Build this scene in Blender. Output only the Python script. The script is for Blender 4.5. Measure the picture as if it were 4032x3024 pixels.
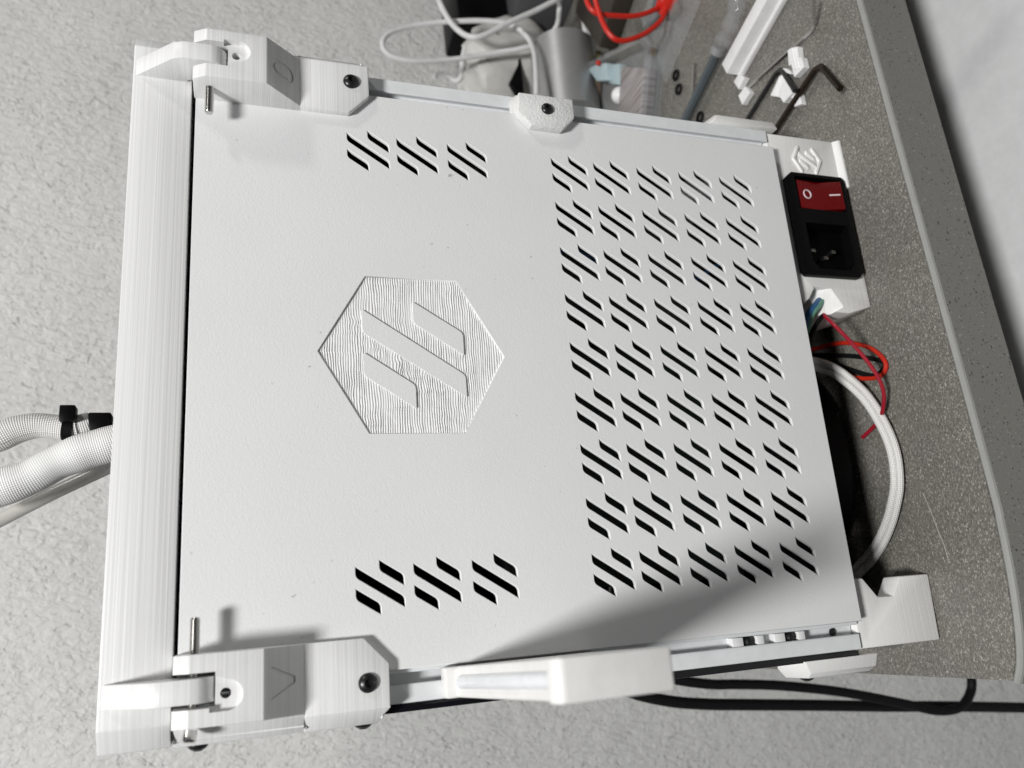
import bpy, bmesh, math, random
from mathutils import Vector, Matrix, noise as mnoise
random.seed(7)
scene = bpy.context.scene
for o in list(bpy.data.objects): bpy.data.objects.remove(o)
COL = scene.collection
PI = math.pi

# ------------------------------------------------------------------ camera
# metres; X runs along the printer's back to the right, Z up, Y away from the camera; the back panel's face is y = 0
CAM_R = ((-0.07811494, -0.31169306, -0.94696647), (-0.96095555, 0.27645424, -0.01172574), (0.26544773, 0.90907672, -0.32111838))
CAM_C = Vector((-0.08827797, -0.26665447, 0.2320703))
FPX = 3120.0
cd = bpy.data.cameras.new("camera"); cam = bpy.data.objects.new("camera", cd); COL.objects.link(cam)
ax, ay, az = Vector(CAM_R[0]), -Vector(CAM_R[1]), -Vector(CAM_R[2])
cam.matrix_world = Matrix(((ax.x, ay.x, az.x, CAM_C.x), (ax.y, ay.y, az.y, CAM_C.y), (ax.z, ay.z, az.z, CAM_C.z), (0, 0, 0, 1)))
cd.sensor_fit = 'HORIZONTAL'; cd.sensor_width = 36.0; cd.lens = FPX / 4032 * 36.0
cd.clip_start = 0.01; cd.clip_end = 20
cd.dof.use_dof = True; cd.dof.focus_distance = 0.30; cd.dof.aperture_fstop = 13.0
scene.camera = cam

# ------------------------------------------------------------------ light
w = bpy.data.worlds.new("World"); scene.world = w; w.use_nodes = True
bg = w.node_tree.nodes["Background"]; bg.inputs[0].default_value = (0.93, 0.96, 1.0, 1); bg.inputs[1].default_value = 0.036

def area_lamp(name, pos, target, size, power, colour):
    ld = bpy.data.lights.new(name, 'AREA'); ld.shape = 'DISK'; ld.size = size; ld.energy = power; ld.color = colour
    lo = bpy.data.objects.new(name, ld); COL.objects.link(lo)
    lo.location = pos
    lo.rotation_euler = (Vector(target) - Vector(pos)).to_track_quat('-Z', 'Y').to_euler()
    return lo
main_dir = Vector((-0.42, -1.0, 1.38)).normalized()
area_lamp("ceiling_lamp", Vector((0, 0, 0.12)) + main_dir * 1.35, (0, 0, 0.12), 0.225, 19.6, (1.0, 0.995, 0.985))
area_lamp("room_lamp", Vector((0, 0, 0.15)) + Vector((1.8, -1.0, 1.32)).normalized() * 2.0, (0, 0, 0.12), 0.20, 7.5, (1.0, 0.98, 0.95))
vs = scene.view_settings
vs.view_transform = 'Standard'; vs.look = 'None'; vs.exposure = 0.0; vs.gamma = 1.0; vs.use_curve_mapping = False

# ------------------------------------------------------------------ helpers
def ray(u, v):
    d = Vector(((u - 2016) / FPX, (v - 1512) / FPX, 1.0))
    return Vector((sum(CAM_R[i][0] * d[i] for i in range(3)), sum(CAM_R[i][1] * d[i] for i in range(3)), sum(CAM_R[i][2] * d[i] for i in range(3))))
def at(u, v, y=None, z=None, x=None):
    """a spot of the photograph put on a known plane of the place"""
    d = ray(u, v)
    if y is not None: s = (y - CAM_C.y) / d.y
    elif z is not None: s = (z - CAM_C.z) / d.z
    else: s = (x - CAM_C.x) / d.x
    return CAM_C + d * s
def region(ox, oy, s):
    return lambda p, **k: at(ox + s * p[0], oy + s * p[1], **k)

TABLE = -0.0425
def link(name, me, mat, parent=None):
    o = bpy.data.objects.new(name, me); COL.objects.link(o)
    if mat is not None:
        for m in (mat if isinstance(mat, (list, tuple)) else [mat]): me.materials.append(m)
    if parent is not None:
        o.parent = parent
        o.matrix_parent_inverse = Matrix.Translation(-root_loc(parent))
    return o
def root_loc(p):
    return Vector(p.location) if p.type == 'EMPTY' else Vector((0, 0, 0))
def thing(name, label, cat, loc, group=None):
    o = bpy.data.objects.new(name, None); COL.objects.link(o); o.location = loc; o.empty_display_size = 0.01
    o["label"] = label; o["category"] = cat
    if group: o["group"] = group
    return o
def tag(o, label, cat, group=None):
    o["label"] = label; o["category"] = cat
    if group: o["group"] = group
    return o
def to_mesh(name, bm, angle=30, smooth=True):
    bmesh.ops.recalc_face_normals(bm, faces=bm.faces[:])
    me = bpy.data.meshes.new(name); bm.to_mesh(me); bm.free()
    if smooth:
        me.polygons.foreach_set("use_smooth", [True] * len(me.polygons)); me.set_sharp_from_angle(angle=math.radians(angle))
    return me
def obj(name, bm, mat, parent=None, angle=30, smooth=True):
    return link(name, to_mesh(name, bm, angle, smooth), mat, parent)

def bevel_all(bm, w, seg=2, ang=25):
    bm.normal_update()
    es = [e for e in bm.edges if len(e.link_faces) == 2 and e.calc_face_angle(0) > math.radians(ang)]
    if w > 0 and es: bmesh.ops.bevel(bm, geom=es, offset=w, segments=seg, profile=0.5, affect='EDGES', clamp_overlap=True)
    return bm
def prism(poly, a, b, axis='y', bev=0.0, seg=2):
    """polygon extruded along an axis. axis y: (x,z) points; axis x: (y,z); axis z: (x,y)"""
    bm = bmesh.new()
    f = {'y': lambda p, t: (p[0], t, p[1]), 'x': lambda p, t: (t, p[0], p[1]), 'z': lambda p, t: (p[0], p[1], t)}[axis]
    v0 = [bm.verts.new(f(p, a)) for p in poly]; v1 = [bm.verts.new(f(p, b)) for p in poly]
    bm.faces.new(v0); bm.faces.new(list(reversed(v1)))
    n = len(poly)
    for i in range(n): bm.faces.new((v0[i], v1[i], v1[(i + 1) % n], v0[(i + 1) % n]))
    bmesh.ops.recalc_face_normals(bm, faces=bm.faces[:])
    return bevel_all(bm, bev, seg)
def box(lo, hi, bev=0.0, seg=2):
    return prism([(lo[0], lo[2]), (hi[0], lo[2]), (hi[0], hi[2]), (lo[0], hi[2])], lo[1], hi[1], 'y', bev, seg)
def merge(*bms):
    out = bms[0]
    for b in bms[1:]:
        me = bpy.data.meshes.new("tmp"); b.to_mesh(me); b.free(); out.from_mesh(me); bpy.data.meshes.remove(me)
    return out
def cut_plane(bm, co, no):
    """clear everything on the side the normal points to"""
    g = bm.verts[:] + bm.edges[:] + bm.faces[:]
    r = bmesh.ops.bisect_plane(bm, geom=g, plane_co=co, plane_no=no, clear_outer=True)
    es = [e for e in r['geom_cut'] if isinstance(e, bmesh.types.BMEdge)]
    bmesh.ops.edgenet_fill(bm, edges=es)
    bmesh.ops.recalc_face_normals(bm, faces=bm.faces[:])
    return bm
def lathe(profile, n=24, M=Matrix()):
    """profile of (radius, height) turned round local z"""
    bm = bmesh.new(); rings = []
    for r, h in profile:
        if r < 1e-7: rings.append([bm.verts.new(M @ Vector((0, 0, h)))])
        else: rings.append([bm.verts.new(M @ Vector((r * math.cos(2 * PI * i / n), r * math.sin(2 * PI * i / n), h))) for i in range(n)])
    for a, b in zip(rings, rings[1:]):
        for i in range(n):
            j = (i + 1) % n
            if len(a) == 1 and len(b) == 1: continue
            if len(a) == 1: bm.faces.new((a[0], b[i], b[j]))
            elif len(b) == 1: bm.faces.new((a[i], b[0], a[j]))
            else: bm.faces.new((a[i], b[i], b[j], a[j]))
    return bm
def axis_m(pos, direction):
    return Matrix.Translation(pos) @ Vector(direction).to_track_quat('Z', 'Y').to_matrix().to_4x4()
def spline(pts, sub=8, closed=False):
    pts = [Vector(p) for p in pts]; out = []; n = len(pts)
    rng = range(n if closed else n - 1)
    for i in rng:
        if closed: p0, p1, p2, p3 = pts[(i - 1) % n], pts[i], pts[(i + 1) % n], pts[(i + 2) % n]
        else:
            p1, p2 = pts[i], pts[i + 1]; p0 = pts[i - 1] if i else p1 * 2 - p2; p3 = pts[i + 2] if i + 2 < n else p2 * 2 - p1
        for k in range(sub):
            t = k / sub
            out.append(0.5 * ((2 * p1) + (p2 - p0) * t + (2 * p0 - 5 * p1 + 4 * p2 - p3) * t * t + (3 * p1 - p0 - 3 * p2 + p3) * t ** 3))
    if not closed: out.append(pts[-1])
    return out
def tube(path, r, n=12, closed=False, rad=None, phase=0.0, cap=True):
    """round sweep with a UV map in metres (along, around)"""
    bm = bmesh.new(); uv = bm.loops.layers.uv.new("UVMap"); m = len(path); rings = []
    path = [Vector(p) for p in path]
    T = []
    for i in range(m):
        a = path[(i - 1) % m] if (closed or i) else path[0]; b = path[(i + 1) % m] if (closed or i < m - 1) else path[-1]
        T.append((b - a).normalized())
    N = T[0].orthogonal().normalized(); L = [0.0]
    for i in range(1, m): L.append(L[-1] + (path[i] - path[i - 1]).length)
    for i in range(m):
        N = (N - T[i] * N.dot(T[i])).normalized(); B = T[i].cross(N)
        rr = rad(i / (m - 1)) if rad else r
        rings.append([bm.verts.new(path[i] + (N * math.cos(2 * PI * k / n + phase) + B * math.sin(2 * PI * k / n + phase)) * rr) for k in range(n)])
    cnt = m if closed else m - 1
    for i in range(cnt):
        a, b = rings[i], rings[(i + 1) % m]; la = L[i]; lb = L[i + 1] if i + 1 < m else L[i] + (path[0] - path[i]).length
        for k in range(n):
            j = (k + 1) % n
            f = bm.faces.new((a[k], a[j], b[j], b[k]))
            for lp, q in zip(f.loops, ((la, k), (la, k + 1), (lb, k + 1), (lb, k))): lp[uv].uv = (q[0], q[1] / n * 2 * PI * r)
    if cap and not closed:
        bm.faces.new(rings[0]); bm.faces.new(list(reversed(rings[-1])))
    return bm
def boolean(o, bm_cut):
    """carve a shape out of a mesh object"""
    me = to_mesh("cutter", bm_cut, smooth=False); c = bpy.data.objects.new("cutter", me); COL.objects.link(c)
    md = o.modifiers.new("b", 'BOOLEAN'); md.object = c; md.operation = 'DIFFERENCE'; md.solver = 'EXACT'
    bpy.context.view_layer.update()
    dg = bpy.context.evaluated_depsgraph_get()
    new = bpy.data.meshes.new_from_object(o.evaluated_get(dg)); old = o.data
    o.modifiers.remove(md); o.data = new; bpy.data.objects.remove(c); bpy.data.meshes.remove(me); bpy.data.meshes.remove(old)
    new.polygons.foreach_set("use_smooth", [True] * len(new.polygons)); new.set_sharp_from_angle(angle=math.radians(30))

# ------------------------------------------------------------------ materials
class NT:
    def __init__(self, name):
        self.m = bpy.data.materials.new(name); self.m.use_nodes = True
        self.n = self.m.node_tree.nodes; self.l = self.m.node_tree.links
        self.b = self.n["Principled BSDF"]
    def add(self, t, **k):
        x = self.n.new(t)
        for a, v in k.items():
            if a.startswith("i_"): x.inputs[a[2:].replace("_", " ")].default_value = v
            else: setattr(x, a, v)
        return x
    def co(self, out="Object", scale=(1, 1, 1), rot=(0, 0, 0)):
        t = self.add("ShaderNodeTexCoord"); mp = self.add("ShaderNodeMapping")
        mp.inputs["Scale"].default_value = scale; mp.inputs["Rotation"].default_value = rot
        self.l.new(t.outputs[out], mp.inputs["Vector"]); return mp.outputs[0]
    def noise(self, co, scale, detail=2.0, rough=0.5, dist=0.0):
        x = self.add("ShaderNodeTexNoise"); x.inputs["Scale"].default_value = scale; x.inputs["Detail"].default_value = detail
        x.inputs["Roughness"].default_value = rough; x.inputs["Distortion"].default_value = dist
        self.l.new(co, x.inputs["Vector"]); return x.outputs["Fac"]
    def ramp(self, fac, stops, interp='LINEAR'):
        r = self.add("ShaderNodeValToRGB"); r.color_ramp.interpolation = interp
        e = r.color_ramp.elements
        while len(e) < len(stops): e.new(0.5)
        for k, (p, c) in enumerate(stops):
            e[k].position = p; e[k].color = c if len(c) == 4 else (*c, 1)
        self.l.new(fac, r.inputs[0]); return r.outputs["Color"]
    def mix(self, fac, a, b, mode='MIX'):
        x = self.add("ShaderNodeMix", data_type='RGBA', blend_type=mode)
        for sock, v in ((x.inputs[0], fac), (x.inputs[6], a), (x.inputs[7], b)):
            if hasattr(v, "links") or hasattr(v, "is_linked"): self.l.new(v, sock)
            elif isinstance(v, (int, float)): sock.default_value = v
            else: sock.default_value = v if len(v) == 4 else (*v, 1)
        return x.outputs[2]
    def math(self, op, a, b=0.0, c=0.0):
        x = self.add("ShaderNodeMath", operation=op)
        for s, v in zip(x.inputs, (a, b, c)):
            if hasattr(v, "is_linked"): self.l.new(v, s)
            else: s.default_value = v
        return x.outputs[0]
    def bump(self, h, strength=0.3, dist=0.001, prev=None):
        x = self.add("ShaderNodeBump"); x.inputs["Strength"].default_value = strength; x.inputs["Distance"].default_value = dist
        self.l.new(h, x.inputs["Height"])
        if prev is not None: self.l.new(prev, x.inputs["Normal"])
        return x.outputs[0]
    def out(self, col=None, rough=None, normal=None, **k):
        b = self.b
        for s, v in (("Base Color", col), ("Roughness", rough), ("Normal", normal)):
            if v is None: continue
            if hasattr(v, "is_linked"): self.l.new(v, b.inputs[s])
            elif isinstance(v, (int, float)): b.inputs[s].default_value = v
            else: b.inputs[s].default_value = (*v, 1) if len(v) == 3 else v
        for a, v in k.items(): b.inputs[a.replace("_", " ")].default_value = v
        return self.m

def plain(name, col, rough=0.5, grain=0.0, gscale=900, **k):
    t = NT(name); nrm = None; c = col
    co = t.co()
    if grain: nrm = t.bump(t.noise(co, gscale, 3), grain, 0.0005)
    c = t.ramp(t.noise(co, 140, 4, 0.6), [(0.3, tuple(x * 0.94 for x in col)), (0.7, tuple(min(1, x * 1.04) for x in col))])
    return t.out(c, rough, nrm, **k)

def m_panel():
    t = NT("textured white sheet"); co = t.co()
    a = t.noise(co, 1350, 2, 0.5, 0.5); b = t.noise(co, 520, 2)
    n = t.bump(a, 0.17, 0.0005); n = t.bump(b, 0.07, 0.0006, n)
    base = t.ramp(t.noise(co, 26, 3, 0.5), [(0.35, (0.765, 0.770, 0.770)), (0.7, (0.785, 0.790, 0.790))])
    dirt = t.ramp(t.noise(co, 330, 2, 0.45), [(0.70, (1, 1, 1)), (0.745, (0.45, 0.44, 0.42))])
    patch = t.ramp(t.noise(co, 17, 2), [(0.5, (0, 0, 0)), (0.66, (1, 1, 1))])
    col = t.mix(t.math('MULTIPLY', patch, 0.8), base, t.mix(1.0, base, dirt, 'MULTIPLY'))
    return t.out(col, 0.52, n, Specular_IOR_Level=0.45)
def m_layers(name, col=(0.80, 0.80, 0.80), var=0.05, k=1.0):
    """printed plastic: layers stack along z, so streaks run level"""
    t = NT(name)
    fine = t.noise(t.co(scale=(9, 9, 2700 * k)), 1.0, 2, 0.6)
    wide = t.noise(t.co(scale=(4, 4, 950 * k)), 1.0, 3, 0.65)
    n = t.bump(fine, 0.22, 0.0002); n = t.bump(wide, 0.22, 0.0006, n)
    c = t.ramp(wide, [(0.32, tuple(x * (1 - var * 1.6) for x in col)), (0.5, col), (0.7, tuple(min(0.9, x * (1 + var)) for x in col))])
    c2 = t.mix(0.5, c, t.ramp(fine, [(0.3, tuple(x * (1 - var) for x in col)), (0.7, tuple(min(0.9, x * (1 + var)) for x in col))]))
    return t.out(c2, 0.38, n)
def m_wall():
    t = NT("stucco"); co = t.co(scale=(1.0, 1.0, 1.0), rot=(0, 0.5, 0))
    cs = t.co(scale=(1.35, 1.0, 0.8), rot=(0, 0.6, 0))
    a = t.noise(cs, 165, 3, 0.6, 0.7); b = t.noise(cs, 480, 2, 0.6); c = t.noise(co, 45, 2)
    pits = t.ramp(t.noise(cs, 215, 2, 0.5, 0.7), [(0.27, (0, 0, 0)), (0.39, (1, 1, 1))])
    amp = t.ramp(t.noise(co, 14, 2), [(0.3, (0.7,) * 3), (0.7, (1.25,) * 3)])
    h = t.math('MULTIPLY', t.math('ADD', a, t.math('MULTIPLY', pits, 0.30)), amp)
    n = t.bump(c, 0.30, 0.004); n = t.bump(h, 0.72, 0.0036, n); n = t.bump(b, 0.15, 0.0010, n)
    col = t.ramp(t.noise(co, 9, 3), [(0.3, (0.665, 0.662, 0.645)), (0.7, (0.725, 0.722, 0.705))])
    return t.out(col, 0.85, n, Specular_IOR_Level=0.2)
def m_table():
    t = NT("speckled laminate"); co = t.co(); cs = t.co(scale=(1, 1.5, 1), rot=(0, 0, 0.4))
    s1 = t.noise(cs, 950, 3, 0.7, 0.5); s2 = t.noise(co, 900, 2, 0.6); big = t.noise(co, 30, 3)
    base = t.ramp(s1, [(0.30, (0.098, 0.093, 0.082)), (0.47, (0.150, 0.144, 0.130)), (0.58, (0.205, 0.198, 0.180)), (0.70, (0.50, 0.485, 0.455))])
    tint = t.ramp(big, [(0.35, (1.0, 0.98, 0.99)), (0.65, (1.0, 1.01, 0.965))])
    col = t.mix(1.0, base, tint, 'MULTIPLY')
    n = t.bump(s1, 0.35, 0.0006); n = t.bump(s2, 0.25, 0.0005, n)
    r = t.ramp(s2, [(0.35, (0.20,) * 3), (0.7, (0.42,) * 3)])
    return t.out(col, r, n)
def m_front():
    t = NT("speckled edge laminate"); co = t.co()
    s = t.noise(co, 900, 2, 0.5); s2 = t.noise(co, 760, 2, 0.5, 0.3)
    c = t.mix(t.ramp(s, [(0.635, (0,) * 3), (0.685, (1,) * 3)]), (0.20, 0.197, 0.178), (0.035, 0.035, 0.032))
    c = t.mix(t.ramp(s2, [(0.66, (0,) * 3), (0.71, (1,) * 3)]), c, (0.33, 0.325, 0.31))
    return t.out(c, 0.45, t.bump(s, 0.1, 0.0003))
def m_braid(name, col, su, sv, rough=0.4, amp=0.8, dark=0.8):
    t = NT(name); tc = t.add("ShaderNodeTexCoord"); sep = t.add("ShaderNodeSeparateXYZ"); t.l.new(tc.outputs["UV"], sep.inputs[0])
    a = t.math('MULTIPLY', sep.outputs[0], su); b = t.math('MULTIPLY', sep.outputs[1], sv)
    p = t.math('SINE', t.math('ADD', a, b)); q = t.math('SINE', t.math('SUBTRACT', a, b))
    h = t.math('MULTIPLY', p, q)
    n = t.bump(h, amp, 0.0005)
    c = t.ramp(t.math('MULTIPLY_ADD', h, 0.5, 0.5), [(0.1, tuple(x * dark for x in col)), (0.8, col)])
    return t.out(c, rough, n)
def m_stripes():
    t = NT("striped layers"); f = t.noise(t.co(scale=(700, 12, 12), rot=(0, 0, 0.0)), 1.0, 4, 0.7)
    c = t.ramp(f, [(0.34, (0.13, 0.105, 0.10)), (0.46, (0.24, 0.205, 0.20)), (0.54, (0.42, 0.40, 0.40)), (0.66, (0.20, 0.17, 0.17))])
    return t.out(c, 0.5)

PANEL = m_panel(); LAYER = m_layers("printed white plastic", (0.75, 0.75, 0.745), 0.11); LAYER_FINE = m_layers("printed off-white plastic", (0.87, 0.865, 0.845), 0.010, 1.4)
CLIPM = plain("grained white plastic", (0.79, 0.79, 0.775), 0.5, 0.9, 1300)
ALU = plain("white coated aluminium", (0.76, 0.775, 0.785), 0.33)
RIDGE = plain("ribbed print base", (0.79, 0.79, 0.785), 0.32)
ARM = plain("smooth white plastic", (0.78, 0.775, 0.755), 0.4, 0.1, 500)
PTFE = plain("white slippery tube", (0.76, 0.78, 0.80), 0.25)
BLACK = plain("black oxide steel", (0.012, 0.012, 0.013), 0.32)
BLACKP = plain("black plastic", (0.003, 0.003, 0.0035), 0.4, Specular_IOR_Level=0.12)
BLACKPANEL = plain("black acrylic", (0.006, 0.006, 0.008), 0.12)
RUBBER = plain("black cable rubber", (0.005, 0.005, 0.006), 0.6, Specular_IOR_Level=0.2)
INNER = plain("dark chamber", (0.012, 0.012, 0.013), 0.7)
STEEL = plain("bright steel", (0.60, 0.59, 0.57), 0.22, Metallic=1.0)
DARKSTEEL = plain("dark bronzed steel", (0.055, 0.040, 0.030), 0.25, Metallic=0.9)
RED = plain("red switch plastic", (0.135, 0.001, 0.002), 0.2, Specular_IOR_Level=0.35)
MARK = plain("pale switch print", (0.78, 0.62, 0.66), 0.5)
PIN = plain("tinned pin", (0.30, 0.29, 0.28), 0.3, Metallic=1.0)
BRIGHT = plain("polished insert", (0.85, 0.83, 0.80), 0.2, Metallic=1.0)
REDWIRE = plain("crimson wire", (0.33, 0.010, 0.025), 0.4)
ORANGEWIRE = plain("orange red wire", (0.50, 0.022, 0.008), 0.4)
REDCABLE = plain("red test lead", (0.60, 0.018, 0.008), 0.4)
BLUEWIRE = plain("blue wire", (0.03, 0.12, 0.28), 0.4); GREENWIRE = plain("green wire", (0.12, 0.30, 0.22), 0.4)
BRAIDW = m_braid("white braid", (0.92, 0.91, 0.88), 3600, 3800, 0.35, 0.5, 0.72)
BRAIDS = m_braid("white sleeve weave", (0.93, 0.925, 0.91), 4200, 4200, 0.4, 0.35, 0.86)
BRAIDG = m_braid("grey sleeve weave", (0.78, 0.77, 0.75), 4200, 4200, 0.4, 0.45, 0.78)
CABLEW = plain("white cable", (0.72, 0.72, 0.72), 0.4)
SCRAP = plain("white scrap plastic", (0.86, 0.86, 0.86), 0.4)
WALLM = m_wall(); TABLEM = m_table(); FRONTM = m_front()
RIM = plain("pale grey edging", (0.31, 0.31, 0.295), 0.16)
FLOORM = plain("smooth pale floor", (0.60, 0.605, 0.61), 0.5)
STRIPE = m_stripes()
PALEBLUE = plain("pale blue plastic", (0.42, 0.53, 0.56), 0.45)
BROWN = plain("dull brown plastic", (0.16, 0.12, 0.085), 0.5)
GREYDARK = plain("dark grey plastic", (0.075, 0.075, 0.08), 0.45)
SILVER = plain("silvery film", (0.40, 0.40, 0.40), 0.46, Metallic=0.55)
PAPER = plain("off-white paper", (0.60, 0.59, 0.56), 0.7)
BLUEGREY = plain("blue grey rod", (0.075, 0.09, 0.10), 0.25)
PCB = plain("dark circuit board", (0.006, 0.02, 0.016), 0.4)
def m_clear(name, col, rough=0.06, alpha=0.3):
    t = NT(name); return t.out(col, rough, None, Alpha=alpha, IOR=1.45)
CLEAR = m_clear("clear plastic", (0.50, 0.52, 0.54), 0.05, 0.17)
CLEARTUBE = m_clear("milky tube", (0.62, 0.61, 0.57), 0.15, 0.72)

# ------------------------------------------------------------------ setting: wall, floor, desk
WALL_Y = 0.36
o = link("wall", to_mesh("wall", box((-2.2, WALL_Y, -0.85), (2.2, WALL_Y + 0.1, 1.6))), WALLM); o["kind"] = "structure"
o = link("floor", to_mesh("floor", box((-2.2, -2.2, -0.80), (2.2, WALL_Y + 0.05, -0.78))), FLOORM); o["kind"] = "structure"

tag(obj("drawer_unit", box((-0.09, -0.055, -0.78), (0.95, 0.34, -0.125), 0.004, 3), FLOORM), "smooth pale drawer unit below the desk's front edge", "drawers")

desk = thing("desk", "speckled brown laminate desktop with a pale rounded edge, under the printer", "desk", (0, 0.15, TABLE))
front = [(-0.1310, -0.0240), (-0.1240, -0.0272), (-0.1120, -0.0298), (-0.0950, -0.0318), (-0.0740, -0.0328), (-0.0550, -0.0328), (0.0530, -0.0288), (0.1750, -0.0245), (0.6, -0.0095), (1.2, 0.012)]
top = front + [(1.2, WALL_Y - 0.003), (-0.1385, WALL_Y - 0.003)]
obj("tabletop", prism(top, TABLE - 0.029, TABLE, 'z', 0.0), TABLEM, desk)
def offset(pts, d):
    out = []
    for i, p in enumerate(pts):
        a = Vector(pts[max(0, i - 1)]); b = Vector(pts[min(len(pts) - 1, i + 1)]); t = (b - a).normalized()
        out.append((p[0] + t.y * d, p[1] - t.x * d))
    return out
fr = [tuple(v)[:2] for v in spline([(p[0], p[1], 0) for p in front], 6)]
f0 = offset(fr, 0.0003); f1 = offset(fr, 0.0028)
obj("front_edge", prism(f1 + list(reversed(f0)), TABLE - 0.0285, TABLE - 0.0020, 'z'), FRONTM, desk)
sc = [region(2732, 1900, .5877)(p, z=TABLE + .0001) for p in ((1535, 70), (1585, 190), (1640, 330), (1680, 430), (1705, 520))]
obj("scratch", tube(spline(sc, 4), .00013, 5), plain("worn line", (0.45, 0.43, 0.40), 0.6), desk)
rim_path = [(p[0], p[1], TABLE - 0.0013) for p in offset(fr, 0.0013)]
obj("edge_trim", tube(rim_path, 0.00165, 10), RIM, desk)

# ------------------------------------------------------------------ the printer
W2 = 0.106; HT = 0.2496
printer = thing("printer", "white desktop 3D printer seen from behind, standing on the desk", "3d printer", (0, 0.11, TABLE))

# back panel with cut vents and a hexagon recess
def rounded(poly, radii, n=4):
    out = []; m = len(poly)
    for i in range(m):
        p = Vector(poly[i]); a = Vector(poly[i - 1]); b = Vector(poly[(i + 1) % m]); r = radii[i]
        if r <= 0: out.append(tuple(p)); continue
        da = (a - p).normalized(); db = (b - p).normalized()
        s, e = p + da * r, p + db * r
        for k in range(n + 1):
            t = k / n; out.append(tuple(s * (1 - t) ** 2 + p * 2 * t * (1 - t) + e * t * t))
    return out
mm = 0.001
LONG = [(0.2, 0.25), (-3.65, 0.25), (-14.35, -16.05), (-10.5, -16.05)]
SUP = [(2.0, -7.6), (-1.85, -7.6), (-7.35, -16.05), (-3.45, -16.05)]
SLO = [(-6.8, 0.25), (-10.65, 0.25), (-16.05, -8.1), (-12.2, -8.1)]
slots = []
groups = [(gx, gz) for gx in [87.4 - 20.1 * i for i in range(9)] for gz in (112.8, 93.7, 73.4, 53.0, 32.4)]
groups += [(88.4, z) for z in (195.9, 176.9, 156.8)] + [(-72.9, z) for z in (196.8, 177.6, 157.4)]
for gx, gz in groups:
    for s in (LONG, SUP, SLO):
        slots.append(rounded([((gx + a) * mm, (gz + b) * mm) for a, b in s], [0.0003, 0.0014, 0.0003, 0.0014]))
HC = (0.0003, 0.1739)
HEX = [(29.3, 17.0), (29.3, -17.1), (-0.1, -33.9), (-29.2, -17.0), (-29.0, 17.1), (0.3, 34.0)]
hexw = [(HC[0] + a * mm, HC[1] + b * mm) for a, b in HEX]
cu = bpy.data.curves.new("back_panel", 'CURVE'); cu.dimensions = '2D'; cu.fill_mode = 'BOTH'
cu.extrude = 0.0006; cu.bevel_depth = 0.00022; cu.bevel_resolution = 1
def add_poly(pts):
    sp = cu.splines.new('POLY'); sp.points.add(len(pts) - 1); sp.use_cyclic_u = True
    for q, p in zip(sp.points, pts): q.co = (p[0], p[1], 0, 1)
e_ = 0.0003
add_poly([(-W2 + e_, e_), (W2 - e_, e_), (W2 - e_, HT - e_), (-W2 + e_, HT - e_)])
for s in slots: add_poly(s)
add_poly([(HC[0] + a * mm * 1.005, HC[1] + b * mm * 1.005) for a, b in HEX])
tmp = bpy.data.objects.new("tmp", cu); COL.objects.link(tmp); bpy.context.view_layer.update()
pm = bpy.data.meshes.new_from_object(tmp.evaluated_get(bpy.context.evaluated_depsgraph_get()))
bpy.data.objects.remove(tmp)
pm.transform(Matrix(((1, 0, 0, 0), (0, 0, -1, 0.00082), (0, 1, 0, 0), (0, 0, 0, 1))))
pm.name = "back_panel"; pm.materials.clear()
panel = link("back_panel", pm, PANEL, printer)
# hexagon floor: printed ridges running level with X
def hex_half(dz):
    """x range of the hexagon at a height dz (mm) from its centre"""
    return 29.2 if abs(dz) <= 17.0 else 29.2 * (33.95 - abs(dz)) / (33.95 - 17.0)
bm = bmesh.new(); rows = []; NZ = 480; NX = 80
for i in range(NZ + 1):
    dz = -33.85 + 67.7 * i / NZ; hx = max(0.03, hex_half(dz)); row = []
    for j in range(NX + 1):
        x = -hx + 2 * hx * j / NX
        wob = 0.5 * mnoise.noise(Vector((x * 0.07, dz * 0.08, 3.1))) + 0.28 * mnoise.noise(Vector((x * 0.22, dz * 0.30, 9.4)))
        rough = max(0.0, mnoise.noise(Vector((x * 0.055, dz * 0.055, 20.0))) + 0.22)
        wob += 1.1 * rough * mnoise.noise(Vector((x * 0.45, dz * 0.35, 1.4)))
        cell = mnoise.noise(Vector((math.floor((x + 40) / 6.7) * 3.7, math.floor((dz + 40) / 15.0) * 5.1, 2.0)))
        ph = (dz + wob + 0.35 * cell) / 0.88
        depth = 0.85 + 0.6 * mnoise.noise(Vector((x * 0.07, dz * 0.20, 5.5))) + 0.35 * mnoise.noise(Vector((x * 0.02, dz * 1.7, 15.5)))
        h = (0.5 + 0.5 * math.cos(2 * PI * ph)) * 0.36 * max(0.1, depth) + 0.10 * mnoise.noise(Vector((x * 0.5, dz * 0.5, 7)))
        h = min(h, 0.85)
        row.append(bm.verts.new((HC[0] + x * mm, 0.00095 - h * mm, HC[1] + dz * mm)))
    rows.append(row)
for a, b in zip(rows, rows[1:]):
    for j in range(NX): bm.faces.new((a[j], a[j + 1], b[j + 1], b[j]))
o = obj("logo_recess", bm, RIDGE, panel, 80); o["label"] = "ribbed sunken hexagon with three slanted bars"
for bar in ([(16.4, 18.3), (7.9, 18.5), (-15.7, -18.5), (-7.6, -18.5)], [(20.2, -0.2), (12.1, 0.0), (0.2, -18.4), (8.7, -18.5)], [(0.2, 18.1), (-8.0, 18.4), (-20.0, 0.2), (-11.6, 0.1)]):
    pts = rounded([(HC[0] + a * mm, HC[1] + b * mm) for a, b in bar], [0.0003, 0.0016, 0.0003, 0.0016])
    obj("logo_bar", prism(pts, 0.00005, 0.0015, 'y', 0.00012, 1), PANEL, panel)

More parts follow.
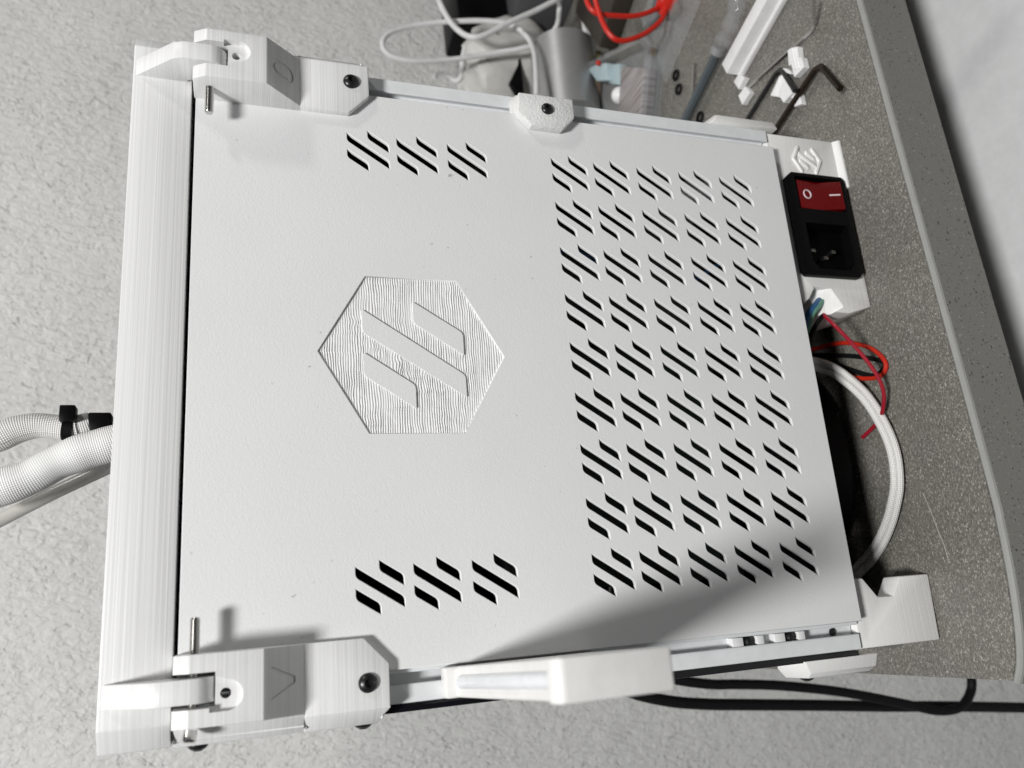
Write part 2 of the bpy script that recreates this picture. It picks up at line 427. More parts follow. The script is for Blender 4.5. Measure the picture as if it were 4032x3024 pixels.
# extrusion frame
def slot_section(cx, cy, outer):
    """15 mm section with a groove on the -y face and one on the outer x face"""
    h = 0.0075; g = 0.0017; d = 0.0042; u = 0.0029
    pts = [(-h, -h), (-g, -h), (-g, -h + 0.0011), (-u, -h + 0.0013), (-u, -h + d), (u, -h + d), (u, -h + 0.0013), (g, -h + 0.0011), (g, -h), (h, -h),
           (h, -g), (h - 0.0011, -g), (h - 0.0013, -u), (h - d, -u), (h - d, u), (h - 0.0013, u), (h - 0.0011, g), (h, g), (h, h), (-h, h)]
    return [(cx + outer * a, cy + b) for a, b in pts]
for s in (-1, 1):
    obj("extrusion", prism(slot_section(s * 0.109, 0.0105, s), 0.0, 0.2497, 'z', 0.00025, 1), ALU, printer)
    obj("extrusion", prism(slot_section(s * 0.109, 0.2225, s), 0.0, 0.2497, 'z', 0.00025, 1), ALU, printer)
    obj("extrusion", box((s * 0.109 - 0.0075, 0.0185, 0.0), (s * 0.109 + 0.0075, 0.2145, 0.0148), 0.0004), ALU, printer)
for z0 in (0.1185, 0.2345):
    obj("extrusion", box((-0.1012, 0.0035, z0), (0.1012, 0.0185, z0 + 0.015), 0.0004), ALU, printer)
# dark side panels, chamber and electronics behind the vents
for s in (-1, 1):
    obj("side_panel", box((min(s * 0.1169, s * 0.1193), 0.0045 if s < 0 else 0.0095, 0.0005), (max(s * 0.1169, s * 0.1193), 0.2285, 0.2495), 0.0002), BLACKPANEL, printer)
obj("front_panel", box((-0.1165, 0.2305, 0.0), (0.1165, 0.2335, 0.2497)), BLACKPANEL, printer)
obj("top_cover", box((-0.112, 0.012, 0.2625), (0.112, 0.226, 0.2645)), BLACKPANEL, printer)
obj("floor_plate", box((-0.101, 0.019, 0.0005), (0.101, 0.214, 0.003)), INNER, printer)
obj("deck_plate", box((-0.101, 0.019, 0.134), (0.101, 0.214, 0.137)), INNER, printer)
obj("circuit_board", box((-0.085, 0.045, 0.02), (0.02, 0.047, 0.105)), PCB, printer)
obj("power_supply", box((0.035, 0.05, 0.012), (0.09, 0.1, 0.105), 0.001), GREYDARK, printer)
obj("inner_wire", tube(spline([(0.06, 0.03, 0.016), (0.045, 0.035, 0.05), (0.06, 0.03, 0.10), (0.01, 0.04, 0.108)], 8), 0.0011, 8), BLUEWIRE, printer)

# top hat
def hat_ring(in_):
    x, y0, y1, c = 0.1212 - in_, 0.0 + in_, 0.2335 - in_, 0.0068
    return [(-x + c, y0), (x - c, y0), (x, y0 + c * 0.75), (x, y1 - c), (x - c, y1), (-x + c, y1), (-x, y1 - c), (-x, y0 + c * 0.75)]
bm = bmesh.new(); rin, rout = hat_ring(0.009), hat_ring(0.0); z0, z1 = 0.2509, 0.2704
vo0 = [bm.verts.new((*p, z0)) for p in rout]; vo1 = [bm.verts.new((*p, z1)) for p in rout]; vi0 = [bm.verts.new((*p, z0)) for p in rin]; vi1 = [bm.verts.new((*p, z1)) for p in rin]
for i in range(8):
    j = (i + 1) % 8
    bm.faces.new((vo0[i], vo0[j], vo1[j], vo1[i])); bm.faces.new((vi0[j], vi0[i], vi1[i], vi1[j])); bm.faces.new((vo1[i], vo1[j], vi1[j], vi1[i])); bm.faces.new((vo0[j], vo0[i], vi0[i], vi0[j]))
bmesh.ops.recalc_face_normals(bm, faces=bm.faces[:]); bevel_all(bm, 0.0005, 2)
hat = obj("top_hat", bm, LAYER, printer)

def button_head(pos, d, r=0.0029, h=0.0018, parent=None, name="screw"):
    """button head cap screw with a hexagon socket"""
    M = axis_m(pos, d); prof = [(0.0, -0.0002), (r, -0.0002), (r, 0.0002)]
    for k in range(1, 6):
        a = k / 6 * PI / 2 * 0.86; prof.append((r * math.cos(a), 0.0002 + h * math.sin(a) / math.sin(PI / 2 * 0.86)))
    rs = r * 0.42
    prof += [(rs, h + 0.0002), (rs * 0.98, h - 0.0008), (0, h - 0.0009)]
    return obj(name, lathe(prof, 24, M), BLACK, parent, 40)

def make_hinge(s):
    X = lambda x: -x          # carved on the near side, mirrored below for the far one
    prof_b = [(X(.0953), 0.0002), (X(.0953), -.014), (X(.1149), -.014), (X(.1156), -.0034), (X(.1212), .0024), (X(.1212), .017), (X(.1196), .017), (X(.1196), 0.0002)]
    bm = prism(prof_b, 0.2128, 0.2500, 'z')
    n = Vector((0, -0.0122, -0.0110)).normalized()
    cut_plane(bm, Vector((0, -.014, .2255)), n)
    n2 = Vector((0, -0.0043, 0.0026)).normalized()
    cut_plane(bm, Vector((0, -.014, .2457)), n2)
    bevel_all(bm, 0.0004, 2)
    h = obj("hinge", bm, LAYER, printer)
    # fork slot, teardrop pocket with its screw hole, engraved figure
    boolean(h, box((X(.1100), -.03, .2386), (X(.1004), .02, .26)))
    cx, cz = X(.1070), .2352
    tear = [(cx + 0.0042 * math.cos(math.radians(a)), cz + 0.0042 * math.sin(math.radians(a))) for a in range(180, 361, 15)] + [(X(.1012), .2400), (cx - 0.0042, .2400)]
    boolean(h, prism(tear, -.02, -.0116, 'y'))
    boolean(h, lathe([(0, -0.02), (0.0015, -0.02), (0.0015, 0.02), (0, 0.02)], 20, axis_m((cx + 0.0004, -.01, cz + 0.0006), (0, 1, 0))))
    if s > 0: h.data.transform(Matrix.Scale(-1, 4, (1, 0, 0))); h.data.flip_normals()
    X = lambda x: s * x
    # figure: local frame on the slope (right = s*x as seen, up along the slope)
    up = Vector((0, -0.0110, 0.0122)).normalized(); org = Vector((X(.1052), -.0088, .2197)); right = Vector((1, 0, 0))
    def stamp(poly):
        b = bmesh.new(); lo = [b.verts.new(org + right * p[0] + up * p[1] - n * 0.00045) for p in poly]; hi = [b.verts.new(org + right * p[0] + up * p[1] + n * 0.002) for p in poly]
        b.faces.new(lo); b.faces.new(list(reversed(hi))); m = len(poly)
        for i in range(m): b.faces.new((lo[i], hi[i], hi[(i + 1) % m], lo[(i + 1) % m]))
        return b
    if s < 0:
        boolean(h, stamp([(-.0046, .0048), (-.0029, .0048), (0, -.0022), (.0029, .0048), (.0046, .0048), (.0009, -.0048), (-.0009, -.0048)]))
    else:
        def stad(rx, ry, m=24):
            return [(rx * math.cos(2 * PI * k / m), (ry - rx) * (1 if math.sin(2 * PI * k / m) >= 0 else -1) + rx * math.sin(2 * PI * k / m)) for k in range(m)]
        o_, i_ = stad(.0034, .0054), stad(.0019, .0039)
        bo = stamp(o_); ob_tmp = obj("tmp_ring", bo, LAYER); boolean(ob_tmp, stamp_deep(org, right, up, n, i_))
        b2 = bmesh.new(); b2.from_mesh(ob_tmp.data); bpy.data.objects.remove(ob_tmp); boolean(h, b2)
    # screw plate below the slope
    prof_p = [(X(.0953), 0.0002), (X(.0953), -.003), (X(.1164), -.003), (X(.1213), .0022), (X(.1213), .0172), (X(.1196), .0172), (X(.1196), 0.0002)]
    bp = prism(prof_p, .1875, .2134, 'z')
    cut_plane(bp, Vector((X(.0953), 0, .1952)), Vector((-s * .0077, 0, -.0082)).normalized())
    cut_plane(bp, Vector((X(.1164), 0, .1875)), Vector((s * .0022, 0, -.0030)).normalized())
    bevel_all(bp, 0.0004, 2)
    obj("screw_plate", bp, LAYER, h)
    # leaf of the hat with its knuckle
    cy, cz = -.0074, .2448; r = .0062
    prof = [(0.0004, .2698), (-.0122, .2566), (-.0134, .2532)] + [(cy + r * math.cos(math.radians(a)), cz + r * math.sin(math.radians(a))) for a in range(175, 361, 12)] + [(-.0010, .2520), (0.0004, .2526)]
    obj("hinge_leaf", prism(prof, X(.1018), X(.1086), 'x', 0.0003, 2), LAYER, hat)
    # pivot screw: threaded end inside, head outside
    path = []; L0, L1 = .0851, .1138; turns = (L1 - L0) / .0005
    N = int(turns * 2)
    prof = [(0, L0)] + [(0.00115, L0)] + [(0.00150 if k % 2 else 0.00126, L0 + 0.0004 + k * .00025) for k in range(N - 3)] + [(0.00126, L1), (0, L1)]
    obj("pivot_screw", lathe(prof, 16, axis_m((0, cy + .0002, cz - .0002), (s, 0, 0))), STEEL, h, 60)
    button_head((X(.1212), .0070, .2436), (s, 0, 0), .0030, .0019, h)
    button_head((X(.1087), -.003, .1943), (0, -1, 0), .0030, .0017, h)
    button_head((X(.1211), .0085, .1945), (s, 0, 0), .0030, .0019, h)
    return h
def stamp_deep(org, right, up, n, poly):
    b = bmesh.new(); lo = [b.verts.new(org + right * p[0] + up * p[1] - n * 0.003) for p in poly]; hi = [b.verts.new(org + right * p[0] + up * p[1] + n * 0.004) for p in poly]
    b.faces.new(lo); b.faces.new(list(reversed(hi))); m = len(poly)
    for i in range(m): b.faces.new((lo[i], hi[i], hi[(i + 1) % m], lo[(i + 1) % m]))
    return b
h0 = make_hinge(1); h0["label"] = "printed hinge engraved with 0"
hv = make_hinge(-1); hv["label"] = "printed hinge engraved with V"
# bright insert and lower bolt head on the near hinge's side
obj("threaded_insert", lathe([(0, 0), (.0019, 0), (.0021, .0026), (.0015, .0032), (0, .0032)], 16, axis_m((-.1160, -.0066, .2452), (-1, -.25, 0.1))), BRIGHT, hv)

# panel clips
clip = [(.1136, .1262), (.1137, .1020), (.1046, .1022), (.0987, .1078), (.0990, .1217), (.1043, .1272)]
bm = prism(clip, -.0042, -.0002, 'y', 0.0005, 2)
bm = merge(bm, prism([(.1060, .1284), (.1120, .1284), (.1150, .1262), (.1150, .1020), (.1060, .1020)], -.0002, .0028, 'y', 0.0003))
pc = obj("panel_clip", bm, CLIPM, printer)
button_head((.1072, -.0042, .1142), (0, -1, 0), .0026, .0014, pc)
for s in (-1, 1):   # clips of the side panels at the foot of the frame
    X = lambda x: s * x
    sec = [(X(.1188), .0035), (X(.1235), .0055), (X(.1255), .0085), (X(.1255), .019), (X(.1188), .019)]
    bm = prism(sec, -.0075, .0290, 'z')
    cut_plane(bm, Vector((X(.1188), .01, .0290)), Vector((s * .75, -.25, .9)).normalized())
    cut_plane(bm, Vector((X(.1255), .01, -.0065)), Vector((s * .5, 0, -.9)).normalized())
    bevel_all(bm, 0.0004)
    sc = obj("side_clip", bm, LAYER_FINE, printer)
    button_head((X(.1252), .0135, .0200), (s, 0, 0), .0029, .0016, sc)
# nuts pressed into the near groove
for zc in (.0500, .0312):
    bm = merge(box((-.1113, .0036, zc + .0030), (-.1075, .0085, zc + .0078), 0.0003), box((-.1113, .0036, zc - .0062), (-.1075, .0085, zc - .0030), 0.0003))
    nt = obj("slot_nut", bm, SCRAP, printer)
    obj("screw", lathe([(0, .0045), (.0012, .0042), (.0021, .003), (.0025, 0), (0, 0)], 20, axis_m((-.1094, .0078, zc), (0, -1, 0))), BLACK, nt)
obj("slot_hole", lathe([(0, 0), (.0015, 0), (.0015, .0006), (.0012, .0006), (0, -.0005)], 16, axis_m((-.1094, .0071, .0095), (0, -1, 0))), BLACK, printer)

# right skirt with the power inlet
SK = 0.0042
skr = [(.1162, -.0006), (.1162, -.0418), (.0300, -.0418), (.0262, -.0285), (.0270, -.0155), (.0334, -.0145), (.0372, -.0115), (.0325, -.0080), (.0300, -.0046), (.0420, -.0012), (.0450, -.0006)]
bm = prism(skr, SK, .0290, 'y', 0.0006, 2)
sk = obj("skirt", bm, LAYER_FINE, printer); sk["label"] = "off-white skirt holding the power inlet"
inl = [(.0950, -.0088), (.0950, -.0372), (.0930, -.0392), (.0458, -.0392), (.0428, -.0362), (.0428, -.0072), (.0445, -.0052), (.0918, -.0052)]
boolean(sk, prism([(.0935, -.0070), (.0935, -.0385), (.0445, -.0385), (.0445, -.0070)], 0.0, .024, 'y'))
# cable notch and the step under it
bm = bmesh.new()
for p in ((.0379, SK - .0006, -.0217), (.0296, SK - .0006, -.0268), (.0235, SK - .0006, -.0150), (.0385, SK - .0006, -.0112), (.0235, SK + .0075, -.0140), (.0385, SK + .0075, -.0108)): bm.verts.new(p)
bmesh.ops.convex_hull(bm, input=bm.verts[:])
boolean(sk, bm)
bm = prism([(SK, -.0388), (SK - .0022, -.0410), (SK - .0022, -.0424), (SK + .01, -.0424), (SK + .01, -.0388)], .0905, .1160, 'x', 0.0003)
obj("skirt_lip", bm, LAYER_FINE, sk)
# small raised emblem: hexagon outline and three bars
ec = Vector((.1040, 0, -.0215)); er = 0.0083
def hexa(r): return [(ec.x + r * math.sin(math.radians(60 * k)), ec.z + r * math.cos(math.radians(60 * k))) for k in range(6)]
ho, hi_ = hexa(er * 1.02), hexa(er * 0.82)
bm = bmesh.new()
for k in range(6):
    if k == 1 or k == 4: continue
    q = [ho[k], ho[(k + 1) % 6], hi_[(k + 1) % 6], hi_[k]]
    b = prism(q, SK - .0009, SK + .0005, 'y', 0.0003, 2); me = bpy.data.meshes.new("t"); b.to_mesh(me); b.free(); bm.from_mesh(me); bpy.data.meshes.remove(me)
for bar in ([(16.4, 18.3), (7.9, 18.5), (-15.7, -18.5), (-7.6, -18.5)], [(20.2, -0.2), (12.1, 0.0), (0.2, -18.4), (8.7, -18.5)], [(0.2, 18.1), (-8.0, 18.4), (-20.0, 0.2), (-11.6, 0.1)]):
    b = prism([(ec.x + a * er / 34, ec.z + c * er / 34) for a, c in bar], SK - .0009, SK + .0005, 'y', 0.0003, 2); me = bpy.data.meshes.new("t"); b.to_mesh(me); b.free(); bm.from_mesh(me); bpy.data.meshes.remove(me)
obj("emblem", bm, LAYER_FINE, sk)
# inlet
bm = prism(inl, SK - .0030, SK + .0003, 'y', 0.0006, 2)
pi_ = obj("power_inlet", bm, BLACKP, printer)
boolean(pi_, box((.0762, -.01, -.0362), (.0930, .02, -.0098)))
boolean(pi_, prism([(.0690, -.0112), (.0690, -.0348), (.0500, -.0348), (.0462, -.0315), (.0462, -.0145), (.0500, -.0112)], -.01, .02, 'y'))
obj("inlet_well", merge(box((.0440, .0100, -.0380), (.0935, .0185, -.0075)), box((.0935, SK + .0004, -.0384), (.0944, .0185, -.0071)), box((.0431, SK + .0004, -.0384), (.0440, .0185, -.0071)), box((.0440, SK + .0004, -.0389), (.0935, .0185, -.0380)), box((.0440, SK + .0004, -.0075), (.0935, .0185, -.0066)), box((.0692, SK + .0004, -.0378), (.0760, .0168, -.0077))), BLACKP, pi_)
# red rocker: two tilted halves
rk = [(SK + .0050, -.0112), (SK - .0020, -.0112), (SK - .0010, -.0232), (SK - .0042, -.0352), (SK + .0050, -.0352)]
rock = obj("rocker_switch", prism(rk, .0772, .0918, 'x', 0.0005, 2), RED, pi_)
n_up = Vector((0, -1, .14)).normalized()
M = axis_m(Vector((.0846, SK - .00155, -.0166)), (0, -1, -.08))
obj("switch_mark", tube([M @ Vector((.0021 * math.cos(a), .0021 * math.sin(a), .0001)) for a in [2 * PI * k / 32 for k in range(32)]], .00035, 6, True), MARK, pi_)
obj("switch_mark", prism([(SK - .0027, -.0286), (SK - .00405, -.0336), (SK - .0025, -.0336), (SK - .0015, -.0286)], .0843, .0850, "x"), MARK, pi_)
for x, z in ((.0540, -.0230), (.0573, -.0280), (.0573, -.0165)):
    obj("inlet_pin", box((x - .0008, SK + .0012, z - .0014), (x + .0008, .0102, z + .0014), 0.0003), PIN, pi_)

# left skirt foot
skl = [(-.0897, -.0006), (-.0897, -.0078), (-.0975, -.0138), (-.0978, -.0215), (-.0902, -.0268), (-.0902, -.0420), (-.1166, -.0410), (-.1166, -.0006)]
bm = prism(skl, SK, SK + .0095, 'y', 0.0007, 2)
s2 = obj("skirt", bm, LAYER_FINE, printer); s2["label"] = "off-white corner skirt with a notch, at the near foot"
for s in (-1, 1):
    obj("skirt", box((min(s * .1135, s * .1165), .0302 if s > 0 else SK + .0096, -.0412), (max(s * .1135, s * .1165), .2290, -.0006)), LAYER_FINE, printer)
    for y in (.022, .218):
        obj("foot", lathe([(0, TABLE), (.005, TABLE), (.0055, TABLE + .0016), (0, TABLE + .0016)], 20, axis_m((s * .107, y, 0), (0, 0, 1))), RUBBER, printer)
obj("skirt", box((-.1133, .2262, -.0412), (.1133, .2292, -.0006)), LAYER_FINE, printer)
# fan under the floor plate, enlarged and rounded to fill in the shade there
obj("fan_shade_fill", merge(lathe([(0, -.0010), (.060, -.0010), (.0615, -.0025), (.0615, -.0355), (.059, -.0375), (.040, -.0375), (.039, -.0345), (0, -.0345)], 48, axis_m((-.034, .090, 0), (0, 0, 1))), box((-.098, .100, -.0300), (.060, .205, -.0006), .001)), BLACKP, printer)

# spool arm
def skew(bm):
    for v in bm.verts:
        t = -v.co.y / 0.097
        if t > 0: v.co.x += 0.0064 * t
    return bm
prof = [(.0028, .1698), (-.0040, .1698), (-.0042, .1660), (-.0935, .1655), (-.0950, .1690), (-.1000, .1690), (-.1012, .1675), (-.1012, .1415), (-.0980, .1400), (-.0300, .1240), (-.0040, .1180), (.0028, .1140)]
arm = obj("spool_arm", skew(prism(prof, -.1163, -.1068, 'x', 0.0008, 2)), ARM, printer)
arm["label"] = "white arm jutting out from the near post"
pts = [(-.11155, -.0120, .1653), (-.11155, -.0160, .1656), (-.11155, -.0925, .1650)]
t_ = tube(spline(pts, 8), .0022, 14); skew(t_)
obj("guide_tube", t_, PTFE, arm, 60)
button_head((-.1065, -.0500, .1420), (1, 0, 0), .0026, .0014, arm)
button_head((-.1100, -.0600, .1440), (-1, 0, 0), .0026, .0014, arm)

# sleeves and tube rising behind the hat
e8 = region(0, 1300, .5877)
def pth(reg, pts, **k): return [reg(p, **k) for p in pts]
gs = pth(e8, [(-120, 760), (0, 715), (120, 665), (250, 640), (380, 648), (470, 655), (560, 640), (612, 625)], y=.060)
obj("cable_sleeve", tube(spline(gs, 8), .0047, 20, rad=lambda t: .0049 + .0004 * math.sin(t * 9) - (.0012 if 0.66 < t < 0.76 else 0) - 0.0007 * (t > .8)), BRAIDG, printer)
obj("sleeve_plug", prism([(p.x, p.z) for p in pth(e8, [(606, 575), (612, 690), (760, 690), (760, 575)], y=.060)], .054, .066, 'y', 0.0006), BLACKP, printer)
zt = e8((468, 650), y=.060)
M = axis_m(zt, gs[5] - gs[4])
bm = lathe([(.0046, -.0016), (.0056, -.0016), (.0056, .0016), (.0046, .0016)], 24, M)
hd = e8((458, 565), y=.054)
bm = merge(bm, box((hd.x - .0030, hd.y - .003, hd.z - .0026), (hd.x + .0030, hd.y + .003, hd.z + .0026), 0.0005))
obj("zip_tie", bm, BLACKP, printer)
ws = pth(e8, [(-150, 1110), (0, 1055), (200, 985), (380, 890), (560, 815), (745, 760), (900, 700)], y=.052)
obj("cable_sleeve", tube(spline(ws, 8), .0063, 24, rad=lambda t: .0065 + .0003 * math.sin(t * 11) + .00012 * math.sin(t * 31 + 1)), BRAIDS, printer)
ts = pth(e8, [(-150, 1350), (0, 1272), (350, 1095), (725, 920), (900, 840)], y=.066)
obj("filament_tube", tube(spline(ts, 8), .0026, 16), CLEARTUBE, printer)

# wires spilling out below the panel
r4 = region(2732, 900, .5877); r5 = region(2732, 1900, .5877)
obj("wire", tube(spline([r4((800, 470), y=.015), r4((840, 545), y=.012), r4((950, 655), z=-.018), r4((1070, 780), z=-.024), r4((1200, 940), z=-.030), r4((1268, 1080), z=-.034), r4((1265, 1220), z=-.037), r4((1220, 1310), z=-.040), r4((1130, 1400), z=-.0412)], 8), .0009, 10), REDWIRE, printer)
lp = [r4((700, 830), z=-.034), r4((800, 808), z=-.037), r4((1000, 766), z=-.0395), r4((1180, 800), z=-.041), r4((1285, 900), z=-.041), r4((1245, 990), z=-.041), r4((1100, 1002), z=-.040), r4((960, 960), z=-.036), r4((800, 915), z=-.032)]
obj("wire", tube(spline(lp, 8), .00105, 10), ORANGEWIRE, printer)
lp = [r4((760, 850), z=-.038), r4((960, 850), z=-.040), r4((1150, 865), z=-.0413), r4((1280, 905), z=-.0413), r4((1200, 985), z=-.0413), r4((1000, 930), z=-.0408), r4((780, 880), z=-.036)]
obj("wire", tube(spline(lp, 8), .0011, 10), RUBBER, printer)
br = [r4((740, 890), z=-.024), r4((900, 935), z=-.030), r4((1010, 1000), z=-.034), r4((1150, 1130), z=-.037), r4((1270, 1320), z=-.0385), r4((1340, 1500), z=-.0388), r4((1362, 1690), z=-.0388), r5((1345, 130), z=-.0388), r5((1300, 290), z=-.0388), r5((1220, 450), z=-.0388), r5((1090, 600), z=-.0388), r5((1000, 660), z=-.0388)]
br = spline(br, 8)
for s in (-1, 1):
    off = []
    for i, p in enumerate(br):
        t = (br[min(i + 1, len(br) - 1)] - br[max(i - 1, 0)]).normalized(); side = Vector((t.y, -t.x, 0)).normalized()
        off.append(p + side * .00165 * s)
    obj("braided_cable", tube(off, .00165, 14), BRAIDW, printer)
g7 = region(3000, 950, .3165)
for k, (m_, dx) in enumerate(((BLUEWIRE, -28), (GREENWIRE, 18))):
    ps = [g7((760 + dx, 700), y=.010), g7((690 + dx, 800), y=.008), g7((610 + dx, 900), y=.008), g7((560 + dx, 1050), y=.012), g7((520 + dx, 1250), y=.02)]
    obj("wire", tube(spline(ps, 8), .0014, 10), m_, printer)
ps = [g7((900, 860), y=.014), g7((800, 885), y=.010), g7((700, 1000), y=.010), g7((620, 1150), y=.014), g7((590, 1300), y=.02)]
obj("wire", tube(spline(ps, 8), .0011, 10), RUBBER, printer)

# ------------------------------------------------------------------ cables hanging past the desk end
r6 = region(1500, 2049, .5877)
pa = [r6((1500, 960), y=.20), r6((1750, 1010), y=.2), r6((1980, 1068), y=.2), r6((2212, 1098), y=.2), r5((300, 1352), y=.2), r5((600, 1362), y=.2), r5((1000, 1405), y=.2), r5((1400, 1480), y=.2), r5((1640, 1530), y=.2), r5((1790, 1500), y=.2), r5((1855, 1400), y=.2), r5((1860, 1300), y=.2), r5((1850, 1150), y=.21)]
o = obj("power_cable", tube(spline(pa, 8), .0031, 14), RUBBER); tag(o, "black cable that curls back up under the desk's end", "cable", "black cables by the desk end")
pb = [r6((1350, 990), y=.20), r6((1560, 1090), y=.2), r6((1720, 1165), y=.205), r6((1960, 1215), y=.21), r6((2212, 1232), y=.21), r5((300, 1488), y=.21), r5((800, 1492), y=.21), r5((1300, 1500), y=.21), r5((1700, 1500), y=.21), r5((2212, 1508), y=.21), r5((2500, 1515), y=.21)]
o = obj("power_cable", tube(spline(pb, 8), .0036, 14), RUBBER); tag(o, "black cable running straight down past the desk's end", "cable", "black cables by the desk end")

# ------------------------------------------------------------------ things lying on the desk beyond the printer
q3 = region(2700, 0, .3165); qb = region(2200, 0, .3165); qw = region(1700, 0, .3617); r2 = region(1500, 0, .5877)
# angle strip
a0 = q3((512, 915), z=TABLE + .0105); a1 = q3((1025, -20), z=TABLE + .0105); d = (a1 - a0); d.z = 0; d.normalize(); nrm = Vector((-d.y, d.x, 0))
if nrm.y > 0: nrm = -nrm
sec = [(-.0108, .0066), (-.0108, .0088), (-.0090, .0088), (-.0090, .0105), (0, .0105), (0, .0030), (.0022, .0030), (.0022, 0), (-.0036, 0), (-.0036, .0066)]
bm = bmesh.new(); base = Vector((a0.x, a0.y, TABLE + .0002)); rings = []
for t in (0.0, .16):
    rings.append([bm.verts.new(base + d * t + nrm * p[0] + Vector((0, 0, p[1]))) for p in sec])
m = len(sec)
for i in range(m): bm.faces.new((rings[0][i], rings[0][(i + 1) % m], rings[1][(i + 1) % m], rings[1][i]))
bm.faces.new(rings[0]); bm.faces.new(rings[1]); bmesh.ops.recalc_face_normals(bm, faces=bm.faces[:]); bevel_all(bm, .0003)
tag(obj("plastic_strip", bm, SCRAP), "long white ridged plastic strip lying on the desk", "strip")
# scraps: offcuts with grooved profiles
def scrap(poly, h, label, groove=None, lift=0.0):
    pts = [q3(p, z=TABLE + h + lift) for p in poly]
    bm = bmesh.new(); lo = [bm.verts.new((p.x, p.y, TABLE + .0002 + lift)) for p in pts]; hi = [bm.verts.new((p.x, p.y, TABLE + h + lift)) for p in pts]
    bm.faces.new(hi); bm.faces.new(list(reversed(lo))); k = len(pts)
    for i in range(k): bm.faces.new((lo[i], lo[(i + 1) % k], hi[(i + 1) % k], hi[i]))
    bmesh.ops.recalc_face_normals(bm, faces=bm.faces[:]); bevel_all(bm, .0002, 1)
    o = tag(obj("plastic_offcut", bm, SCRAP), label, "offcut", "white plastic offcuts")
    if groove:
        a, b = groove
        for f in (0.35, 0.6):
            s0 = q3((a[0][0] + (a[1][0] - a[0][0]) * f, a[0][1] + (a[1][1] - a[0][1]) * f), z=TABLE + h + lift); s1 = q3((b[0][0] + (b[1][0] - b[0][0]) * f, b[0][1] + (b[1][1] - b[0][1]) * f), z=TABLE + h + lift)
            obj("ridge", tube([s0, s1], .0007, 6), SCRAP, o)
    return o
scrap([(655, 920), (595, 1020), (658, 1112), (690, 1040), (732, 965)], .004, "small white offcut touching the end of the long strip")
scrap([(735, 1075), (800, 1150), (700, 1305), (652, 1190)], .0035, "diamond-shaped white offcut nearest the printer's corner clip")
scrap([(1265, 625), (1300, 600), (1330, 600), (1385, 575), (1398, 715), (1440, 712), (1468, 835), (1348, 962), (1310, 800), (1280, 822)], .004, "stepped white offcut beside the thin steel key", (((1290, 610), (1390, 590)), ((1345, 890), (1450, 830))))
scrap([(1160, 950), (1215, 918), (1265, 1020), (1322, 1160), (1215, 1280), (1175, 1215), (1050, 1190)], .004, "grooved white offcut under the black hex key's bend", (((1150, 980), (1230, 950)), ((1070, 1180), (1170, 1210))))
scrap([(1310, 1205), (1400, 1110), (1440, 1295), (1352, 1330)], .0035, "white offcut half covered by the bronzed hex key")
scrap([(1195, 852), (1250, 850), (1310, 895), (1300, 925), (1250, 905)], .003, "tiny white sliver beyond the black hex key's bend")
# keys
def key(pts, r, mat, label, n=6):
    c = pts; P = []
    for i, p in enumerate(c): P.append(p)
    return tag(obj("hex_key", tube(P, r, n, phase=.3), mat, None, 50), label, "hex key", "hex keys on the desk")
def bend(a, b, c, r=.006, n=6):
    da = (a - b).normalized(); dc = (c - b).normalized(); s, e = b + da * r, b + dc * r
    return [a] + [s * (1 - t) ** 2 + b * 2 * t * (1 - t) + e * t * t for t in [k / n for k in range(n + 1)]] + [c]
zk = TABLE
key(bend(q3((775, 1090), z=zk + .001), q3((1612, 345), z=zk + .001), q3((1585, -40), z=zk + .012), .005), .0010, STEEL, "thin bright steel hex key")
key(bend(q3((640, 1690), z=zk + .0016), q3((1175, 835), z=zk + .0016), q3((1365, 1130), z=zk + .006), .006), .0014, BLACK, "black hex key lying across the offcuts")
key(bend(q3((1000, 1800), z=zk + .0034), q3((1665, 790), z=zk + .0034), q3((1925, 1100), z=zk + .0060), .006), .0018, DARKSTEEL, "thick bronzed hex key nearest the desk's front edge")
# screwdriver-like rod with a clear handle
d0 = q3((-40, 1560), z=zk + .005); d1 = q3((395, 655), z=zk + .006); d2 = q3((560, 300), z=zk + .008); d3 = q3((660, -20), z=zk + .009)
sd = thing("screwdriver", "screwdriver with blue-grey shaft and clear handle, beside the white strip", "screwdriver", (d1.x, d1.y, TABLE))
obj("shaft", tube([d0, d1], .0029, 14), BLUEGREY, sd)
obj("handle", tube(spline([d1, d1 * .6 + d2 * .4, d2, d3], 8), .0055, 12, rad=lambda t: .0050 + .0006 * math.sin(t * 22)), CLEAR, sd)
obj("collar", tube([d1 + (d0 - d1) * .02, d1 + (d1 - d0) * .06], .0037, 14), SILVER, sd)
# rings and pin
for (u_, v_), lab in (((1455, 935), "small black ring farthest from the printer, beside the clear box"), ((1490, 1110), "small black ring in the middle of the row of three"), ((1755, 1460), "small black ring at the printer's side, under the screwdriver")):
    c = qb((u_, v_), z=zk + .001)
    tag(obj("rubber_ring", tube([c + Vector((.0029 * math.cos(a), .0029 * math.sin(a), 0)) for a in [2 * PI * k / 24 for k in range(24)]], .0010, 8, True), RUBBER), lab, "ring", "small black rings")
tag(obj("metal_pin", tube([qb((1690, 795), z=zk + .001), qb((1672, 1160), z=zk + .001)], .0011, 10), STEEL), "short thin metal pin beside the rings", "pin")

